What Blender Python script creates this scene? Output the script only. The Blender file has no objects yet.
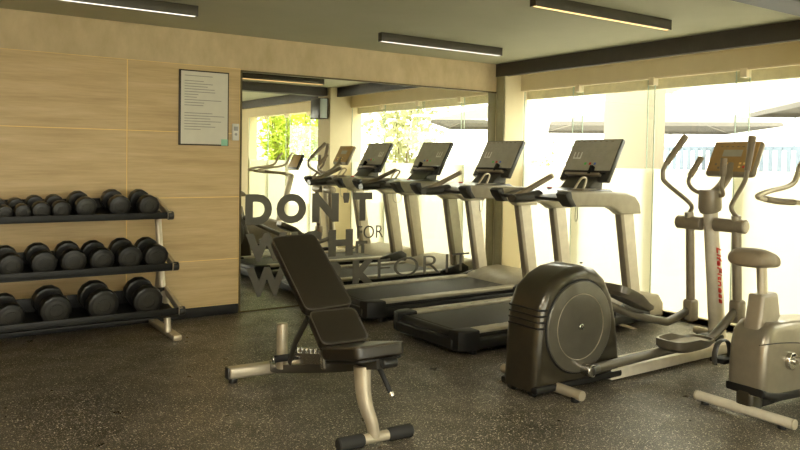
import bpy, bmesh, math, random
from mathutils import Vector, Matrix, Euler
random.seed(7)
SC = bpy.context.scene
COL = SC.collection
PI = math.pi
YB, ZC, XW = 6.35, 2.53, 5.87      # back wall, ceiling, glass wall
PERSP = dict(f=732.05, cy=179.85, yaw=55.8205, pitch=-1.6254, roll=-0.9084, h=1.43)

# ------------------------------------------------------------------ materials
def new_mat(name):
    m = bpy.data.materials.new(name); m.use_nodes = True
    nt = m.node_tree
    return m, nt, nt.nodes['Principled BSDF']
def L(nt, a, ai, b, bi): nt.links.new(a.outputs[ai], b.inputs[bi])
def coords(nt, scale=(1,1,1)):
    g = nt.nodes.new('ShaderNodeNewGeometry'); mp = nt.nodes.new('ShaderNodeMapping')
    mp.inputs['Scale'].default_value = scale
    L(nt, g, 'Position', mp, 'Vector'); return mp
def ocoords(nt, scale=(1,1,1)):
    g = nt.nodes.new('ShaderNodeTexCoord'); mp = nt.nodes.new('ShaderNodeMapping')
    mp.inputs['Scale'].default_value = scale
    L(nt, g, 'Object', mp, 'Vector'); return mp
def ramp(nt, stops):
    r = nt.nodes.new('ShaderNodeValToRGB'); cr = r.color_ramp
    while len(cr.elements) > 1: cr.elements.remove(cr.elements[-1])
    cr.elements[0].position = stops[0][0]; cr.elements[0].color = (*stops[0][1], 1)
    for p, c in stops[1:]:
        e = cr.elements.new(p); e.color = (*c, 1)
    return r
def noise(nt, src, scale, detail=4, rough=.55):
    n = nt.nodes.new('ShaderNodeTexNoise'); n.inputs['Scale'].default_value = scale
    n.inputs['Detail'].default_value = detail; n.inputs['Roughness'].default_value = rough
    L(nt, src, 0, n, 'Vector'); return n
def simple(name, col, rough=.5, metal=0., var=.08, vs=14, bump=0., bs=200, coat=0., spec=.5):
    m, nt, b = new_mat(name)
    src = ocoords(nt); n = noise(nt, src, vs)
    c0 = tuple(max(0, c*(1-var)) for c in col); c1 = tuple(min(1, c*(1+var)) for c in col)
    r = ramp(nt, [(.3, c0), (.7, c1)]); L(nt, n, 'Fac', r, 'Fac'); L(nt, r, 'Color', b, 'Base Color')
    b.inputs['Roughness'].default_value = rough; b.inputs['Metallic'].default_value = metal
    b.inputs['Coat Weight'].default_value = coat; b.inputs['Specular IOR Level'].default_value = spec
    if bump:
        n2 = noise(nt, src, bs, 3); bp = nt.nodes.new('ShaderNodeBump')
        bp.inputs['Strength'].default_value = bump; bp.inputs['Distance'].default_value = .002
        L(nt, n2, 'Fac', bp, 'Height'); L(nt, bp, 'Normal', b, 'Normal')
    return m
def emit(name, col, strength):
    m, nt, b = new_mat(name); nt.nodes.remove(b)
    e = nt.nodes.new('ShaderNodeEmission'); e.inputs['Color'].default_value = (*col, 1); e.inputs['Strength'].default_value = strength
    L(nt, e, 0, nt.nodes['Material Output'], 'Surface'); return m

def floor_mat():
    m, nt, b = new_mat('speckled_rubber')
    s = coords(nt)
    n = noise(nt, s, 1.7, 5, .6); base = ramp(nt, [(.3, (.024,.0205,.013)), (.72, (.080,.068,.046))]); L(nt, n, 'Fac', base, 'Fac')
    prev = (base, 'Color')
    for sc, rad, thr, c in ((140, .38, .66, (.50,.44,.34)), (75, .30, .80, (.75,.68,.55)), (240, .42, .68, (.24,.20,.15))):
        v = nt.nodes.new('ShaderNodeTexVoronoi'); v.inputs['Scale'].default_value = sc; L(nt, s, 0, v, 'Vector')
        lt = nt.nodes.new('ShaderNodeMath'); lt.operation = 'LESS_THAN'; lt.inputs[1].default_value = rad; L(nt, v, 'Distance', lt, 0)
        sp = nt.nodes.new('ShaderNodeSeparateColor'); L(nt, v, 'Color', sp, 0)
        gt = nt.nodes.new('ShaderNodeMath'); gt.operation = 'GREATER_THAN'; gt.inputs[1].default_value = thr; L(nt, sp, 0, gt, 0)
        mu = nt.nodes.new('ShaderNodeMath'); mu.operation = 'MULTIPLY'; L(nt, lt, 0, mu, 0); L(nt, gt, 0, mu, 1)
        mx = nt.nodes.new('ShaderNodeMix'); mx.data_type = 'RGBA'; L(nt, mu, 0, mx, 'Factor')
        nt.links.new(prev[0].outputs[prev[1]], mx.inputs[6]); mx.inputs[7].default_value = (*c, 1)
        prev = (mx, 2)
    nt.links.new(prev[0].outputs[prev[1]], b.inputs['Base Color'])
    n3 = noise(nt, s, 3.5, 4); rr = ramp(nt, [(.3, (.26,)*3), (.7, (.50,)*3)]); L(nt, n3, 'Fac', rr, 'Fac'); L(nt, rr, 'Color', b, 'Roughness')
    n4 = noise(nt, s, 260, 2); bp = nt.nodes.new('ShaderNodeBump'); bp.inputs['Strength'].default_value = .25; bp.inputs['Distance'].default_value = .002
    L(nt, n4, 'Fac', bp, 'Height'); L(nt, bp, 'Normal', b, 'Normal')
    return m
def wood_mat():
    m, nt, b = new_mat('pale_oak_laminate')
    s = coords(nt, (.55, 1, 5.5)); n = noise(nt, s, 2.2, 6, .6)
    s2 = coords(nt, (1.3, 1, 26)); n2 = noise(nt, s2, 3, 4, .6)
    r1 = ramp(nt, [(.28, (.47,.325,.145)), (.5, (.59,.425,.205)), (.75, (.68,.51,.27))]); L(nt, n, 'Fac', r1, 'Fac')
    r2 = ramp(nt, [(.35, (.86,.85,.83)), (.65, (1,1,1))]); L(nt, n2, 'Fac', r2, 'Fac')
    mx = nt.nodes.new('ShaderNodeMix'); mx.data_type = 'RGBA'; mx.blend_type = 'MULTIPLY'; mx.inputs[0].default_value = .8
    L(nt, r1, 'Color', mx, 6); L(nt, r2, 'Color', mx, 7); nt.links.new(mx.outputs[2], b.inputs['Base Color'])
    b.inputs['Roughness'].default_value = .5
    return m
def plaster_mat(name, c0, c1, sc=7):
    m, nt, b = new_mat(name)
    s = coords(nt, (1, 1, .5)); n = noise(nt, s, sc, 7, .62); r = ramp(nt, [(.3, c0), (.7, c1)]); L(nt, n, 'Fac', r, 'Fac')
    L(nt, r, 'Color', b, 'Base Color'); b.inputs['Roughness'].default_value = .8
    n2 = noise(nt, s, 60, 4); bp = nt.nodes.new('ShaderNodeBump'); bp.inputs['Strength'].default_value = .2; bp.inputs['Distance'].default_value = .003
    L(nt, n2, 'Fac', bp, 'Height'); L(nt, bp, 'Normal', b, 'Normal')
    return m
def glass_mat():
    m, nt, b = new_mat('clear_glass'); nt.nodes.remove(b)
    t = nt.nodes.new('ShaderNodeBsdfTransparent'); t.inputs[0].default_value = (.95,.975,.955,1)
    g = nt.nodes.new('ShaderNodeBsdfGlossy'); g.inputs['Roughness'].default_value = .01
    lw = nt.nodes.new('ShaderNodeLayerWeight'); pw = nt.nodes.new('ShaderNodeMath'); pw.operation = 'POWER'; pw.inputs[1].default_value = 4.5
    nt.links.new(lw.outputs['Facing'], pw.inputs[0]); f = nt.nodes.new('ShaderNodeMath'); f.operation = 'MULTIPLY_ADD'
    f.inputs[1].default_value = .6; f.inputs[2].default_value = .03; L(nt, pw, 0, f, 0); f.use_clamp = True
    mx = nt.nodes.new('ShaderNodeMixShader'); L(nt, f, 0, mx, 0); L(nt, t, 0, mx, 1); L(nt, g, 0, mx, 2)
    L(nt, mx, 0, nt.nodes['Material Output'], 'Surface'); return m
def frost_mat():
    m, nt, b = new_mat('frosted_film'); nt.nodes.remove(b)
    t = nt.nodes.new('ShaderNodeBsdfTranslucent'); t.inputs[0].default_value = (.86,.83,.745,1)
    d = nt.nodes.new('ShaderNodeBsdfDiffuse'); d.inputs[0].default_value = (.85,.84,.8,1)
    mx = nt.nodes.new('ShaderNodeMixShader'); mx.inputs[0].default_value = .22
    L(nt, t, 0, mx, 1); L(nt, d, 0, mx, 2); L(nt, mx, 0, nt.nodes['Material Output'], 'Surface'); return m
def mirror_mat():
    m, nt, b = new_mat('silvered_mirror')
    b.inputs['Base Color'].default_value = (.92,.93,.87,1); b.inputs['Metallic'].default_value = 1; b.inputs['Roughness'].default_value = .006
    return m
def leaf_mat(name, c0, c1):
    m, nt, b = new_mat(name)
    n = noise(nt, coords(nt), 9, 3); r = ramp(nt, [(.3, c0), (.7, c1)]); L(nt, n, 'Fac', r, 'Fac')
    t = nt.nodes.new('ShaderNodeBsdfTranslucent'); L(nt, r, 'Color', t, 0); L(nt, r, 'Color', b, 'Base Color')
    mx = nt.nodes.new('ShaderNodeMixShader'); mx.inputs[0].default_value = .45
    L(nt, b, 0, mx, 1); L(nt, t, 0, mx, 2); L(nt, mx, 0, nt.nodes['Material Output'], 'Surface'); return m

M = dict(
 floor=floor_mat(), wood=wood_mat(),
 plaster=plaster_mat('beige_plaster', (.50,.39,.22), (.64,.51,.31)),
 plaster2=plaster_mat('cream_plaster', (.72,.63,.40), (.78,.69,.46), 3),
 ceiling=plaster_mat('painted_ceiling', (.43,.425,.29), (.47,.46,.325), 2),
 beam=simple('dark_painted_beam', (.058,.051,.042), .6),
 black=simple('black_baseboard', (.012,.012,.012), .45),
 seam=simple('yellow_seam', (.90,.64,.22), .5),
 glass=glass_mat(), frost=frost_mat(), mirror=mirror_mat(),
 edge=simple('green_glass_edge', (.42,.52,.43), .25),
 frame=simple('cream_window_frame', (.86,.76,.54), .45),
 olive=simple('olive_trim', (.33,.30,.17), .5),
 brass=simple('bronze_strip', (.10,.075,.03), .4, .3),
 letter=simple('grey_vinyl', (.10,.092,.070), .55),
 silver=simple('warm_silver_paint', (.50,.44,.33), .34, .55, coat=.2),
 silver2=simple('brushed_silver_plastic', (.36,.325,.245), .42, .25),
 lightgrey=simple('light_grey_paint', (.62,.57,.46), .38, .2),
 rubber=simple('black_rubber', (.008,.0078,.007), .34, bump=.1),
 armplastic=simple('shaded_taupe_plastic', (.11,.095,.068), .38, .2, coat=.3), rubberface=simple('worn_rubber_face', (.030,.028,.024), .36, var=.3, vs=30),  # arm plastic is the taupe plastic darkened, shade put into its colour
 grip=simple('foam_grip', (.011,.0105,.0095), .75, bump=.4),
 chrome=simple('chrome', (.62,.60,.55), .18, 1.),
 leather=simple('dark_vinyl_upholstery', (.014,.0105,.0065), .36, bump=.25, bs=350, spec=.6),
 piping=simple('vinyl_piping', (.05,.042,.032), .35),
 belt=simple('treadmill_belt', (.021,.0195,.016), .55, bump=.3),
 deckdark=simple('dark_deck_plastic', (.008,.0075,.0065), .5, spec=.3),
 darkplastic=simple('charcoal_plastic', (.027,.025,.021), .36, coat=.3),
 shell=simple('silver_shell', (.23,.20,.150), .30, .5, coat=.3), greyplastic=simple('taupe_plastic', (.25,.21,.150), .38, .2, coat=.3),
 handgrip=simple('taupe_rubber_grip', (.21,.165,.105), .5),
 bronze=simple('bronze_grey_shell', (.046,.039,.026), .28, .55, coat=.4),
 disc=simple('smoked_disc', (.088,.080,.062), .28, .3, coat=.3),
 screen=simple('console_glass', (.40,.385,.325), .34, coat=.4),  # base lightened so the colour carries glare on the screens
 amber=simple('amber_console_face', (.40,.25,.09), .35, coat=.3),
 white=simple('white_print', (.8,.8,.76), .5), red=simple('red_print', (.62,.045,.03), .5),
 green=simple('green_dot', (.10,.55,.12), .5), blue=simple('blue_dot', (.10,.16,.60), .5),
 paper=simple('paper', (.66,.63,.52), .7, var=.03), ink=simple('ink', (.30,.28,.24), .8),
 boardframe=simple('dark_board_frame', (.035,.025,.012), .5), mint=simple('mint_sticker', (.30,.60,.42), .5),
 whiteplastic=simple('white_plastic', (.70,.68,.60), .4), button=simple('grey_button', (.35,.35,.32), .5),
 ledhouse=simple('lamp_housing', (.075,.066,.048), .45, .3),
 led_fill=emit('fill_led', (1,.92,.75), 8), led_w=emit('cool_led', (1,.90,.74), .42), led_a=emit('warm_led', (1,.62,.22), .55),
 pave=plaster_mat('terrace_paving', (.55,.53,.48), (.62,.60,.55), 2),
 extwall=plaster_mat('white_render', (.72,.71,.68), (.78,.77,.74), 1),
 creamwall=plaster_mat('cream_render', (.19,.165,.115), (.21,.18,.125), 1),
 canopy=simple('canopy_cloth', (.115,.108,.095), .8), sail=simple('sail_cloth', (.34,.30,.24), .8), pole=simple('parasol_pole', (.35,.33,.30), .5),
 slat=simple('blue_grey_slat', (.10,.13,.165), .6), leafy=leaf_mat('lime_leaves', (.28,.42,.03), (.60,.66,.08)),
 leafg=leaf_mat('olive_leaves', (.24,.26,.12), (.46,.46,.24)), bark=simple('bark', (.16,.11,.06), .9),
 pot=simple('planter', (.5,.47,.42), .7), speaker=simple('speaker_box', (.07,.06,.045), .5), speakerpale=simple('speaker_side', (.45,.52,.50), .5),
)

# ------------------------------------------------------------------ mesh helpers
class MB:
    """collects shapes and links them as ONE mesh object"""
    def __init__(s): s.bm = bmesh.new(); s.mats = []; s.cur = 0
    def mat(s, m):
        if m not in s.mats: s.mats.append(m)
        s.cur = s.mats.index(m); return s
    def _tag(s, faces):
        for f in faces: f.material_index = s.cur
    def box(s, a, b, bev=0., seg=2, mx=None):
        t = bmesh.new(); bmesh.ops.create_cube(t, size=1)
        c = [(a[i]+b[i])/2 for i in range(3)]; d = [abs(b[i]-a[i]) for i in range(3)]
        for v in t.verts: v.co = Vector((v.co.x*d[0], v.co.y*d[1], v.co.z*d[2]))
        if bev: bmesh.ops.bevel(t, geom=t.edges[:], offset=min(bev, min(d)*.49), segments=seg, profile=.5, affect='EDGES')
        for v in t.verts: v.co += Vector(c)
        s.merge(t, mx); return s
    def merge(s, t, mx=None):
        if mx is not None: bmesh.ops.transform(t, matrix=mx, verts=t.verts)
        me = bpy.data.meshes.new('tmp'); t.to_mesh(me); t.free()
        n0 = len(s.bm.faces); s.bm.from_mesh(me); bpy.data.meshes.remove(me)
        s.bm.faces.ensure_lookup_table(); s._tag(s.bm.faces[n0:])
    def tube(s, pts, r, n=14, smooth=0, flat=1., caps=True, up=None):
        """swept tube; r number or list; flat squashes the section sideways"""
        P = [Vector(p) for p in pts]; R = list(r) if isinstance(r, (list, tuple)) else [r]*len(P)
        if smooth and len(P) > 2:
            Q, S = [], []
            for i in range(len(P)-1):
                p0, p1, p2, p3 = P[max(i-1,0)], P[i], P[i+1], P[min(i+2,len(P)-1)]
                for k in range(smooth):
                    u = k/smooth
                    Q.append(.5*((2*p1)+(p2-p0)*u+(2*p0-5*p1+4*p2-p3)*u*u+(3*p1-p0-3*p2+p3)*u**3)); S.append(R[i]*(1-u)+R[i+1]*u)
            Q.append(P[-1]); S.append(R[-1]); P, R = Q, S
        t = bmesh.new(); rings = []; nrm = None
        for i, p in enumerate(P):
            d = (P[min(i+1,len(P)-1)]-P[max(i-1,0)]).normalized()
            if nrm is None:
                u = Vector(up) if up else (Vector((0,0,1)) if abs(d.z) < .9 else Vector((1,0,0)))
                nrm = (u-d*u.dot(d)).normalized()
            else: nrm = (nrm-d*nrm.dot(d)).normalized()
            bn = d.cross(nrm)
            rings.append([t.verts.new(p+(nrm*math.cos(2*PI*k/n)+bn*math.sin(2*PI*k/n)*flat)*R[i]) for k in range(n)])
        for a, b in zip(rings, rings[1:]):
            for k in range(n): t.faces.new((a[k], a[(k+1)%n], b[(k+1)%n], b[k]))
        if caps: t.faces.new(rings[0][::-1]); t.faces.new(rings[-1])
        bmesh.ops.recalc_face_normals(t, faces=t.faces); s.merge(t); return s
    def cyl(s, a, b, r, n=28, bev=0.):
        a, b = Vector(a), Vector(b); d = b-a; l = d.length
        t = bmesh.new(); bmesh.ops.create_cone(t, cap_ends=True, segments=n, radius1=r, radius2=r, depth=l)
        if bev:
            es = [e for e in t.edges if abs(e.verts[0].co.z-e.verts[1].co.z) < 1e-6]
            bmesh.ops.bevel(t, geom=es, offset=bev, segments=3, profile=.5, affect='EDGES')
        s.merge(t, Matrix.Translation((a+b)/2) @ d.to_track_quat('Z', 'Y').to_matrix().to_4x4()); return s
    def prism(s, poly, h0, h1, axis='y', bev=0., seg=3, rnd=0):
        """poly in the plane normal to axis: y -> (x,z), x -> (y,z), z -> (x,y)"""
        if rnd:
            q = []; n = len(poly)
            for i in range(n):
                a, b, c = Vector(poly[i-1]), Vector(poly[i]), Vector(poly[(i+1)%n])
                for k in range(rnd+1):
                    u = k/rnd; w = .28; p0 = b+(a-b)*w; p1 = b+(c-b)*w
                    q.append(tuple(p0*(1-u)**2+b*2*u*(1-u)+p1*u*u))
            poly = q
        def mk(p, h): return {'y': (p[0], h, p[1]), 'x': (h, p[0], p[1]), 'z': (p[0], p[1], h)}[axis]
        t = bmesh.new(); A = [t.verts.new(mk(p, h0)) for p in poly]; B = [t.verts.new(mk(p, h1)) for p in poly]
        fa = t.faces.new(A); fb = t.faces.new(B[::-1]); n = len(poly)
        for k in range(n): t.faces.new((A[k], B[k], B[(k+1)%n], A[(k+1)%n]))
        bmesh.ops.recalc_face_normals(t, faces=t.faces)
        if bev:
            es = list(fa.edges)+list(fb.edges)
            bmesh.ops.bevel(t, geom=es, offset=bev, segments=seg, profile=.5, affect='EDGES')
        s.merge(t); return s
    def quad(s, pts):
        t = bmesh.new(); t.faces.new([t.verts.new(p) for p in pts]); s.merge(t); return s
    def build(s, name, parent=None, smooth=True, loc=None, rot=None):
        me = bpy.data.meshes.new(name); s.bm.to_mesh(me); s.bm.free()
        for m in s.mats: me.materials.append(m)
        if smooth:
            for p in me.polygons: p.use_smooth = True
            try: me.set_sharp_from_angle(angle=math.radians(38))
            except Exception: pass
        o = bpy.data.objects.new(name, me); COL.objects.link(o)
        if parent: o.parent = parent
        if loc: o.location = loc
        if rot: o.rotation_euler = rot
        return o
def mb(m): return MB().mat(M[m])
def tag(o, label=None, cat=None, group=None, kind=None):
    if label: o['label'] = label
    if cat: o['category'] = cat
    if group: o['group'] = group
    if kind: o['kind'] = kind
    return o
def empty(name, loc, rz=0, label=None, cat=None, group=None):
    o = bpy.data.objects.new(name, None); COL.objects.link(o); o.location = loc; o.rotation_euler = (0,0,rz)
    o.empty_display_size = .1
    return tag(o, label, cat, group)
def copy_tree(o, parent=None):
    c = o.copy(); COL.objects.link(c); c.parent = parent
    for ch in list(o.children): copy_tree(ch, c)
    return c
def struct(b, name, cat=None): return tag(b.build(name), kind='structure')
def text_mesh(txt, size, bold=0., shear=0., depth=.001, sx=1.):
    """lettering as a mesh in its own xy plane, baseline left at the origin"""
    cu = bpy.data.curves.new('t', 'FONT'); cu.body = txt; cu.size = size; cu.offset = bold; cu.shear = shear; cu.extrude = depth
    cu.resolution_u = 4
    ob = bpy.data.objects.new('t', cu); COL.objects.link(ob)
    dg = bpy.context.evaluated_depsgraph_get(); dg.update()
    me = bpy.data.meshes.new_from_object(ob.evaluated_get(dg))
    bpy.data.objects.remove(ob); bpy.data.curves.remove(cu)
    for v in me.vertices: v.co.x *= sx
    return me
def text_into(b, txt, size, mx, fit=None, **k):
    """adds lettering to MB b; fit=(w,h) scales the outline to that size"""
    me = text_mesh(txt, size, **k); xs = [v.co.x for v in me.vertices]; ys = [v.co.y for v in me.vertices]
    t = bmesh.new(); t.from_mesh(me); bpy.data.meshes.remove(me)
    if fit:
        x0, y0 = min(xs), min(ys); kx = fit[0]/(max(xs)-x0); ky = fit[1]/(max(ys)-y0)
        for v in t.verts: v.co.x = (v.co.x-x0)*kx; v.co.y = (v.co.y-y0)*ky
    b.merge(t, mx)
RX90 = Matrix.Rotation(PI/2, 4, 'X')      # xy lettering -> stands on a wall facing -Y

# ------------------------------------------------------------------ room shell
XL, YR = -2.3, -3.2
struct(mb('floor').box((XL-.2, YR-.2, -.12), (XW+.2, YB+.2, 0)), 'floor')
struct(mb('ceiling').box((XL-.2, YR-.2, ZC), (XW+.4, YB+.2, ZC+.15)), 'ceiling')
w = mb('plaster').box((XL-.2, YB, 0), (XW+.2, YB+.2, ZC)); struct(w, 'wall_back')
# oak laminate cladding, left of the mirror, with its pale seams
w = mb('wood')
zs = [.088, .502, 1.064, 1.636, 2.225]; xs = [-2.3, -.99, 1.545, 2.535]
for i in range(4):
    for j in range(3): w.box((xs[j]+.004, YB-.014, zs[i]+.003), (xs[j+1]-.004, YB+.01, zs[i+1]-.003), .0005, 1)
w.mat(M['seam']).box((xs[0], YB-.0125, zs[0]), (xs[-1], YB+.005, zs[-1]))
struct(w, 'trim_1')
struct(mb('black').box((XL, YB-.02, 0), (2.53, YB+.01, .087), .002), 'baseboard_back')
w = mb('wood').box((XL-.2, YR, 0), (XL, YB, ZC)); struct(w, 'wall_left')
struct(mb('black').box((XL, YR, 0), (XL+.015, YB-.02, .087)), 'baseboard_left')
# wall behind the viewer: piers, with glazed openings added to let in fill light
w = mb('plaster2').box((XL, YR-.2, 2.25), (XW+.2, YR, ZC)).box((XL, YR-.2, 0), (XW+.2, YR, .25))
for x0, x1 in ((XL, -1.6), (1.0, 1.4), (4.2, XW+.2)): w.box((x0, YR-.2, .25), (x1, YR, 2.25))
struct(w, 'wall_rear')
for k, (x0, x1) in enumerate(((-1.6, 1.0), (1.4, 4.2))):
    w = mb('glass').box((x0, YR-.11, .25), (x1, YR-.10, 2.25)); w.mat(M['frame'])
    for a, b in (((x0, .25), (x0+.05, 2.25)), ((x1-.05, .25), (x1, 2.25)), ((x0, .25), (x1, .3)), ((x0, 2.2), (x1, 2.25)), (((x0+x1)/2-.03, .25), ((x0+x1)/2+.03, 2.25))):
        w.box((a[0], YR-.14, a[1]), (b[0], YR-.07, b[1]))
    struct(w, 'window_%d' % (k+3))  # unseen windows, added for fill light
# glass wall on the right: lintel, piers, ceiling recess
w = mb('plaster2')
w.box((XW, YR, 2.235), (XW+.2, YB, ZC))                       # lintel
w.box((5.62, 6.20, 0), (XW+.03, YB+.1, ZC)).box((XW, 6.30, 0), (XW+.2, YB+.1, ZC))   # corner pier
w.box((5.50, 2.22, 0), (XW+.2, 2.62, ZC))                     # middle pier
w.box((XW, YR, 0), (XW+.2, -1.55, 2.235)); w.box((XW, 2.05, 0), (XW+.2, 2.22, 2.235))
w.box((5.62, -3.2, 0), (XW+.2, -2.9, ZC))
w.box((XW, YR, 0), (XW+.2, YB, .05))
struct(w, 'wall_right')
struct(mb('plaster2').box((5.68, YR, 2.405), (XW, 2.22, 2.42)).box((5.68, 2.62, 2.405), (XW, 6.2, 2.42)), 'trim_2')
struct(mb('beam').box((5.612, 2.62, 2.385), (5.68, YB-.001, ZC), .002), 'trim_3')
struct(mb('beam').box((5.612, YR, 2.385), (5.68, 2.22, ZC), .002), 'trim_4')
struct(mb('beam').box((XL, 2.30, 2.40), (5.612, 2.52, ZC), .002), 'trim_5')
struct(mb('olive').box((5.612, 6.20, 0), (5.632, 6.332, 2.385), .002), 'trim_6')
# outer header and jambs
w = mb('frame').box((XW+.03, 6.20, .05), (XW+.10, 6.30, 2.235))
w.box((XW+.12, 2.62, 2.14), (XW+.2, 6.30, 2.235)); w.box((XW-.004, 2.62, 2.228), (XW+.03, 6.2, 2.242)); w.box((XW, 2.62, .0), (XW+.2, 6.20, .055))
struct(w, 'trim_7')
# frameless panes, overlapping at the joints, frosted film on their lower part
def glass_window(idx, joints, y0, y1):
    w = mb('glass'); ys = [y0]+joints+[y1]
    for i in range(len(ys)-1):
        a, b = ys[i]-(.055 if i else 0), ys[i+1]+(.055 if i < len(ys)-2 else 0); x = XW+.02+(i % 2)*.035
        w.mat(M['glass']).box((x, a, .056), (x+.008, b, 2.225))
        w.mat(M['edge']).box((x-.001, a, .055), (x+.009, a+.006, 2.225)).box((x-.001, b-.006, .055), (x+.009, b, 2.225))
        w.mat(M['frost']).box((x+.0085, a+.008, .06), (x+.0105, b-.008, 1.375))
    for j in joints:
        w.mat(M['frame']).box((XW-.012, j-.06, 2.165), (XW+.06, j-.0, 2.242), .003)
    return struct(w, 'window_%d' % idx)
glass_window(1, [3.535, 4.455, 5.375], 2.62, 6.20)
glass_window(2, [-.65, .25, 1.15], -1.55, 2.05)

# ------------------------------------------------------------------ mirror and its lettering
mr = tag(mb('mirror').box((2.552, YB-.012, .012), (5.610, YB-.0005, 2.2)).build('wall_mirror', smooth=False), 'large frameless wall mirror with grey lettering beside the oak cladding', 'mirror')
w = mb('brass').box((2.536, YB-.02, .0), (2.552, YB-.0005, 2.215)).box((2.552, YB-.02, 2.2), (5.611, YB-.0005, 2.215)).box((2.552, YB-.02, 0), (5.611, YB-.0005, .012))
w.build('mirror_frame', mr)
lt = empty('mirror_lettering', (2.6, YB-.0135, 0), 0, 'grey vinyl slogan DON\'T WISH FOR IT WORK FOR IT stuck on the mirror', 'lettering')
def word(name, txt, x, z, wd, h, bold):
    b = mb('letter'); text_into(b, txt, .3, Matrix.Translation((x-2.6, 0, z)) @ RX90, fit=(wd, h), bold=bold, depth=.0008)
    return b.build(name, lt, smooth=False)
for row, z0, h in (((('D',2.595,2.86),('O',2.905,3.215),('N',3.28,3.575),("'",3.625,3.695),('T',3.735,3.965)), .800, .285),
                   ((('W',2.60,3.02),('I',3.06,3.13),('S',3.17,3.40),('H',3.465,3.742)), .455, .265),
                   ((('W',2.61,3.02),('O',3.06,3.37),('R',3.43,3.68),('K',3.745,4.02)), .130, .272)):
    for ch, x0, x1 in row:
        hh, zz = (.10, z0+h-.10) if ch == "'" else (h, z0)
        word('bold_letter', ch, x0, zz, x1-x0, hh, .016)
word("thin_word", "FOR", 3.790, .617, .315, .13, -.002)
word("small_word", "IT", 3.775, .470, .14, .125, .016)
word("thin_word", "FOR", 4.045, .195, .80, .20, -.004)
word("thin_word", "IT", 4.93, .195, .33, .20, -.004)

# ------------------------------------------------------------------ notice board, thermostat, loudspeaker
nb = empty('notice_board', (2.197, YB-.02, 1.85), 0, 'white printed rules sheet in a thin dark frame on the oak wall', 'notice')
b = mb('boardframe'); W2, H2 = .224, .328
b.box((-W2, -.012, -H2), (W2, .004, H2), .002); b.build('frame', nb)
b = mb('paper').box((-W2+.016, -.016, -H2+.012), (W2-.012, -.010, H2-.012)); pp = b.build('sheet', nb)
b = mb('ink'); random.seed(3)
z = H2-.05; k = 0
while z > -H2+.12:
    if k in (1, 12, 13): z -= .022; k += 1; continue
    ln = .30*random.uniform(.35, 1.25) if k not in (0, 14) else .25
    b.box((-W2+.045, -.0166, z-.003), (-W2+.045+min(ln, .36), -.0159, z+.003)); z -= .0235; k += 1
b.build('printed_lines', pp, smooth=False)
mb('mint').box((W2-.07, -.018, -H2+.002), (W2-.01, -.016, -H2+.06)).build('sticker', nb)
th = empty('wall_controller', (2.487, YB-.017, 1.65), 0, 'small white wall controller with buttons between the notice and the mirror', 'controller')
mb('whiteplastic').box((-.033, -.022, -.075), (.033, 0, .075), .006).build('case', th)
b = mb('button').box((-.02, -.024, .012), (.02, -.0215, .05), .001); b.build('display', th)
mb('button').cyl((0, -.0215, -.02), (0, -.026, -.02), .012).build('button', th)
sp = empty('wall_speaker', (5.49, 2.43, 2.20), 0, 'dark boxy loudspeaker hung high on the window pier', 'speaker')
b = mb('speaker').box((-.16, -.15, -.16), (0, .15, .16), .006); b.build('cabinet', sp)
mb('speakerpale').box((-.15, .15, -.15), (-.03, .158, .15), .003).build('side_panel', sp)
mb('rubber').box((-.166, -.13, -.14), (-.16, .13, .14), .002).build('grille', sp)

# ------------------------------------------------------------------ ceiling lamps
def lamp(x0, x1, y, label, led, drop=0):
    t = empty('linear_ceiling_lamp', ((x0+x1)/2, y, ZC), 0, label, 'ceiling lamp', 'linear ceiling lamps'); h = (x1-x0)/2
    mb('ledhouse').box((-h, -.028, -.075), (h, .028, -.0005), .003).build('housing', t)
    mb(led).box((-h+.012, -.012, -.0775), (h-.012, .012, -.0745)).build('diffuser', t)
    for s in (-1, 1): mb('ledhouse').box((s*h-.004, -.029, -.078), (s*h+.004, .029, -.001), .001).build('end_cap', t)
    return t
lamp(.37, 1.79, 5.335, 'black linear ceiling lamp above the dumbbell rack, cut by the top edge', 'led_w')
lamp(3.443, 4.834, 5.41, 'black linear ceiling lamp in front of the mirror, whole in view', 'led_w')
lamp(3.446, 4.876, 3.54, 'black linear ceiling lamp with amber light nearest the windows', 'led_a')

for k, (x, y) in enumerate(((-.9, -1.9), (1.1, -1.9), (-1.0, .7), (.9, .9))):  # unseen lamps added to fill the room with light
    t = empty('fill_panel_lamp', (x, y, ZC), 0, 'unseen square fill lamp added on the ceiling behind the viewer', 'ceiling lamp', 'added fill lamps behind the viewer')
    mb('frame').box((-.42, -.42, -.02), (.42, .42, -.0005), .004).build('frame', t); mb('led_fill').box((-.39, -.39, -.024), (.39, .39, -.019)).build('diffuser', t)

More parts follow.
